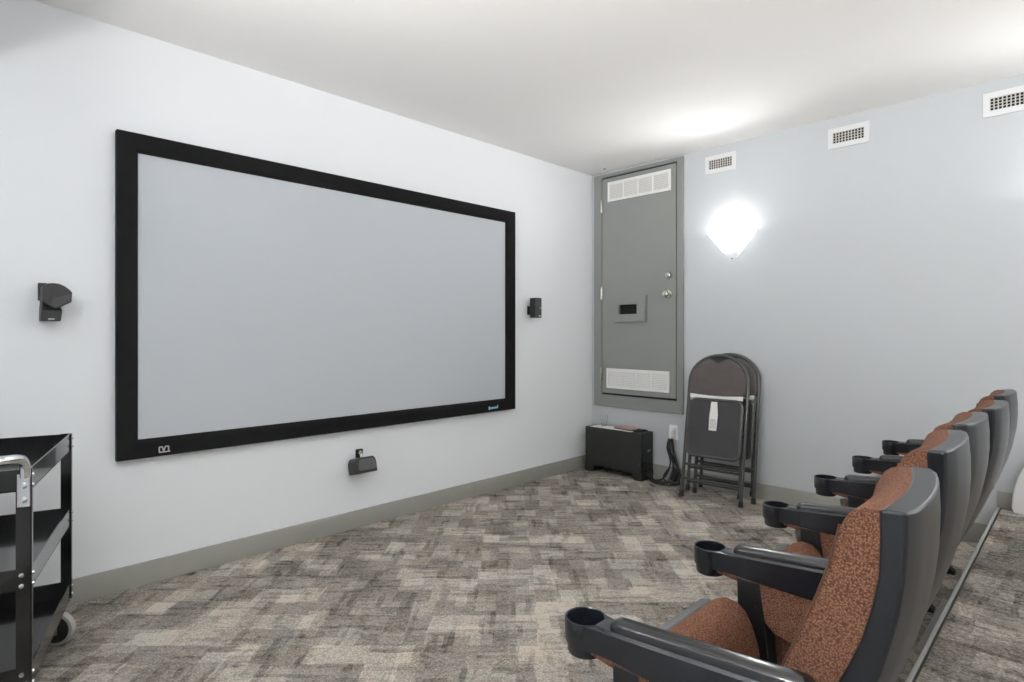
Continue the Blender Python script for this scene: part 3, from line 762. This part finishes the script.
def make_arm(xa, parent):
    bm = BM(); rings = []
    for y, zt, zb, w in ((-2.394,.5965,.551,.020),(-2.400,.5985,.549,.0225),(-2.430,.601,.547,.0265),(-2.50,.607,.545,.0275),(-2.60,.616,.543,.0275),(-2.70,.625,.543,.0275),(-2.775,.631,.545,.026),(-2.79,.629,.55,.023)):
        r = 0.005
        rings.append([(xa-w, wl(y), zb+r), (xa-w+r, wl(y), zb), (xa+w-r, wl(y), zb), (xa+w, wl(y), zb+r),
                      (xa+w, wl(y), zt-r), (xa+w-r, wl(y), zt), (xa-w+r, wl(y), zt), (xa-w, wl(y), zt-r)])
    loft(bm, rings); a = obj('armrest', bm, M_arm, parent)
    bm = BM(); c = (xa, wl(-2.360), 0)
    lathe(bm, [(.0390,.552),(.0405,.556),(.0405,.594),(.0398,.5965),(.0375,.5970),(.0362,.5955),(.0350,.560),(.0335,.536),(.001,.536),(.001,.530),(.0335,.530),(.0352,.533),(.0360,.552)], c, seg=36, close=True)
    obj('cup_holder', bm, M_arm, a)
    # neck that joins the ring to the arm
    arc = [(xa+.0395*math.cos(math.radians(d)), wl(-2.360+.0395*math.sin(math.radians(d)))) for d in range(-150, -29, 10)]
    bm = BM(); prism(bm, arc + [(xa+.0285, wl(-2.415)), (xa+.027, wl(-2.44)), (xa-.027, wl(-2.44)), (xa-.0285, wl(-2.415))], 'z', .5505, .5962)
    obj('cup_neck', bm, M_arm, a, bevel=0.003)
    # glossy pad on top
    bm = BM(); rings = []
    L0, L1 = -2.424, -2.775
    for k in range(15):
        t = k/14
        if k < 5: s = math.sin(PI/2*(k+0.4)/5); y = L0 - 0.022*(1-math.cos(PI/2*k/5))
        elif k > 11: s = math.sin(PI/2*(14-k+0.4)/3.4); y = L1 + 0.016*(1-math.cos(PI/2*(14-k)/3))
        else: s = 1.0; y = L0-0.022 + (L1-L0+0.038)*(k-5)/6
        zt = .6005 + (.632-.6005)*((-2.424-y)/(2.775-2.424))
        w = 0.0215*s; hgt = 0.006+0.013*s
        ring = []
        for q in range(12):
            an = PI*q/11; ring.append((xa+w*math.copysign(abs(math.cos(an))**0.6, math.cos(an)), wl(y), zt-0.002+hgt*math.sin(an)**0.7))
        rings.append(ring)
    loft(bm, rings); obj('arm_pad', bm, M_pad, a)
    # upholstered infill under the arm
    P = [(-2.388,.551),(-2.388,.541),(-2.45,.534),(-2.495,.529),(-2.503,.46),(-2.530,.437),(-2.58,.425),(-2.70,.42),(-2.76,.43),(-2.77,.551)]
    bm = BM(); prism(bm, [(wl(y), z) for y, z in P], 'x', xa-.024, xa+.024); obj('side_panel', bm, M_brown, parent, bevel=0.004)
    # support down to the floor
    P = [(-2.440,.547),(-2.496,.547),(-2.510,.45),(-2.524,.30),(-2.545,.06),(-2.59,.035),(-2.62,.012),(-2.62,0),(-2.40,0),(-2.40,.012),(-2.45,.04),(-2.462,.08),(-2.452,.30),(-2.443,.45)]
    bm = BM(); prism(bm, [(wl(y), z) for y, z in P], 'x', xa-.0255, xa+.0255); leg = obj('support_leg', bm, M_post, parent, bevel=0.003)
    for y, z in ((-2.487,.49), (-2.47,.35)):
        bm = BM(); lathe(bm, [(.004, xa-.0265), (.004, xa-.0255)], (0, wl(y), z), 'x', 8); obj('bolt', bm, M_steel, leg)
def make_seat(lastarm=False):
    s = thing('theater_seat', '', 'seat', group='brown woven theater seats in one row')
    a = obj('back_shell', make_shell(), M_shell, s, bevel=0.0055, seg=3); a.location = PIV
    b = obj('back_cushion', make_bcushion(), M_brown, s); b.location = PIV
    for sd in (-1, 1): obj('piping', make_piping(sd), M_piping, b)
    obj('seat_cushion', make_seat_cushion(), M_brown, s)
    obj('seat_pan', make_pan(), M_pan, s, bevel=0.004)
    make_arm(-0.26, s)
    return s
labels = ['brown woven theater seat with black shell nearest the camera',
          'brown theater seat directly behind the nearest one, second in the row',
          'brown theater seat in the middle of the row of five',
          'brown theater seat, fourth from the camera and second from the right wall',
          'brown theater seat farthest from the camera, closest to the right wall']
DY = [0.020, 0.044, 0.040, 0.030, 0.045]
YAW = [4.5, 2.5, 0.0, 0.5, 0.0]
SX = [0.0, 0.525, 1.02, 1.517, 2.012]
SY = [0.0, 0.0, 0.018, 0.018, 0.015]
proto = make_seat()
seats = [proto] + [copy_tree(proto) for _ in range(4)]
for k, s in enumerate(seats):
    s.location = (-2.88+SX[k], Y0+SY[k], 0); s['label'] = labels[k]
    th = -DY[k]/0.60
    for ch in s.children:
        if ch.name.split('.')[0] in ('back_shell', 'back_cushion'):
            ch.location = (PIV[0]-0.030, PIV[1], PIV[2]-0.010) if k == 0 else (PIV[0]-0.020, PIV[1], PIV[2]-0.012)
            ch.rotation_euler = (th, 0, math.radians(YAW[k]))
make_arm(0.265, seats[-1])

# ------------------------------------------------------------------ things at the platform
cp = thing('floor_box', 'flat light grey metal cover on the floor between seat backs and platform step', 'cover', (-1.28, -2.655, 0))
bm = BM(); box(bm, -0.28, 0.28, -0.042, 0.042, 0, 0.016); obj('cover', bm, M_plate, cp, bevel=0.003)
bm = BM(); box(bm, -0.30, -0.279, -0.02, 0.02, 0.0, 0.012); obj('cable_entry', bm, M_dark, cp)
wp = thing('arched_panel', 'white curved panel standing on the raised platform against the right wall', 'panel', (-0.05, -3.05, ZP))
ap = [(-0.30, 0.0), (0.272, 0.0)]
for k in range(0, 13):
    a = PI/2*k/12; ap.append((-0.10+0.38*math.cos(a)**0.9, 0.03+0.42*math.sin(a)))
ap += [(-0.30, 0.45)]
bm = BM(); prism(bm, ap, 'x', -0.035, 0.022); obj('shell', bm, M_whitep, wp, bevel=0.008, seg=3)
bm = BM(); prism(bm, [(-0.27, 0.03), (0.22, 0.03)] + [(-0.10+0.33*math.cos(PI/2*k/12)**0.9, 0.05+0.36*math.sin(PI/2*k/12)) for k in range(13)] + [(-0.27, 0.41)], 'x', 0.0215, 0.026); obj('back_plate', bm, M_white, wp)

# ------------------------------------------------------------------ steel utility cart at the left
cart = thing('utility_cart', 'black steel three-shelf utility cart with chrome push handle', 'cart', (-3.762, -0.643, 0), (0, 0, math.radians(-15.7)))
CL, CW, TOP = 0.643, 0.42, 0.768        # along local y, along local -x, height
ya, yb = -CL/2, CL/2
def tray(ztop, first):
    lip = 0.062; zb = ztop-lip; t = 0.004
    bm = BM()
    box(bm, -CW, 0, ya, yb, zb, zb+t)
    box(bm, -t, 0, ya, yb, zb, ztop); box(bm, -CW, -CW+t, ya, yb, zb, ztop)
    box(bm, -CW, 0, ya, ya+t, zb, ztop); box(bm, -CW, 0, yb-t, yb, zb, ztop)
    return obj('shelf', bm, M_cart, cart)
for z in (TOP, 0.490, 0.212):
    sh = tray(z, z == TOP)
    for y in (ya, yb):
        s = -1 if y == ya else 1
        for zz in (z-0.016, z-0.046):
            for x in (-0.018, -CW+0.018):
                bm = BM(); lathe(bm, [(0.007, 0.0), (0.006, s*0.004), (0.001, s*0.005)], (x, y+s*0.004, zz), 'y', 10); obj('bolt', bm, M_chrome, sh)
    for x in (0.004, -CW-0.004):
        s = 1 if x > 0 else -1
        for zz in (z-0.016, z-0.046):
            for y in (ya+0.006, yb-0.006):
                bm = BM(); lathe(bm, [(0.006, 0.0), (0.005, s*0.004), (0.001, s*0.005)], (x, y, zz), 'x', 10); obj('bolt', bm, M_chrome, sh)
for sx_ in (0, 1):
    for y in (ya, yb):
        s = -1 if y == ya else 1; x = 0.0 if sx_ == 0 else -CW; q = 1 if sx_ == 0 else -1
        bm = BM(); w, t = 0.031, 0.004
        box(bm, *sorted((x, x+q*t)), *sorted((y+s*t, y-s*0.013)), 0.150, TOP+0.001)
        box(bm, *sorted((x+q*t, x-q*w)), *sorted((y, y+s*t)), 0.150, TOP+0.001)
        obj('post', bm, M_cart, cart)
        # caster: plate, fork, tyre, hub and axle, each swivelled its own way
        cx, cy = x-q*0.034, y-s*0.045
        ang = {(0, 1): 1.15, (0, -1): 0.3, (1, 1): 0.8, (1, -1): -0.2}[(sx_, s)]
        def sw(bm):
            bmesh.ops.rotate(bm, verts=bm.verts, cent=(cx, cy, 0), matrix=Matrix.Rotation(ang, 3, 'Z')); return bm
        bm = BM()
        box(bm, cx-0.027, cx+0.027, cy-0.03, cy+0.03, 0.142, 0.151)
        lathe(bm, [(0.016, 0.132), (0.018, 0.142)], (cx, cy, 0), seg=14)
        for e in (-1, 1): box(bm, cx+e*0.020-0.002, cx+e*0.020+0.002, cy-0.014, cy+0.014, 0.045, 0.135)
        box(bm, cx-0.022, cx+0.022, cy-0.014, cy+0.014, 0.131, 0.135)
        ca = obj('caster', sw(bm), M_steel, cart)
        bm = BM(); lathe(bm, [(0.048, -0.013), (0.058, -0.012), (0.060, 0), (0.058, 0.012), (0.048, 0.013)], (cx, cy, 0.060), 'x', 32, close=True); obj('tyre', sw(bm), M_rubber, ca)
        bm = BM(); lathe(bm, [(0.001,-0.016),(0.012,-0.016),(0.016,-0.0135),(0.049,-0.0125),(0.049,0.0125),(0.016,0.0135),(0.012,0.016),(0.001,0.016)], (cx, cy, 0.060), 'x', 28); obj('hub', sw(bm), M_black, ca)
        bm = BM(); lathe(bm, [(0.006,-0.026),(0.006,0.026)], (cx, cy, 0.060), 'x', 10); obj('axle', sw(bm), M_steel, ca)
# chrome push handle at the near end
bm = BM(); hy = ya-0.055; hz = TOP+0.034
tube(bm, smooth_path([(-0.010, ya-0.006, hz-0.055), (-0.010, ya-0.014, hz-0.02), (-0.016, ya-0.035, hz), (-0.050, hy, hz+0.004), (-0.12, hy, hz+0.004), (-CW/2, hy, hz+0.004), (-CW+0.12, hy, hz+0.004), (-CW+0.055, hy, hz+0.004), (-CW+0.024, ya-0.035, hz), (-CW+0.018, ya-0.014, hz-0.02), (-CW+0.018, ya-0.006, hz-0.055)], 5), 0.0125, 12)
hd = obj('handle', bm, M_chrome, cart)
for x in (-0.013, -CW+0.013):
    bm = BM(); box(bm, x-0.015, x+0.015, ya-0.0085, ya-0.004, TOP-0.105, TOP-0.012); br = obj('handle_bracket', bm, M_chrome, hd, bevel=0.002)
    for zz in (TOP-0.085, TOP-0.045):
        bm = BM(); lathe(bm, [(0.009, -0.0085), (0.008, -0.014), (0.001, -0.0155)], (x, ya, zz), 'y', 12); obj('bracket_bolt', bm, M_chrome, hd)

# ------------------------------------------------------------------ camera, world, view
cd = bpy.data.cameras.new('camera'); cam = bpy.data.objects.new('camera', cd); COL.objects.link(cam)
cam.location = (-4.0382, -3.0548, 1.15); cam.rotation_euler = (PI/2, 0, -PI/4)
cd.sensor_width = 36.0; cd.sensor_fit = 'HORIZONTAL'; cd.lens = 577/1024*36; cd.shift_y = -8.5/1024; cd.clip_start = 0.02
scene.camera = cam
w = bpy.data.worlds.new('world'); scene.world = w; w.use_nodes = True
w.node_tree.nodes['Background'].inputs['Color'].default_value = (0.9, 0.93, 1.0, 1)
w.node_tree.nodes['Background'].inputs['Strength'].default_value = 0.0
vs = scene.view_settings
vs.view_transform = 'Standard'; vs.look = 'None'; vs.gamma = 1.0; vs.exposure = 0.70; vs.use_curve_mapping = False
scene.cycles.max_bounces = 12; scene.cycles.diffuse_bounces = 8
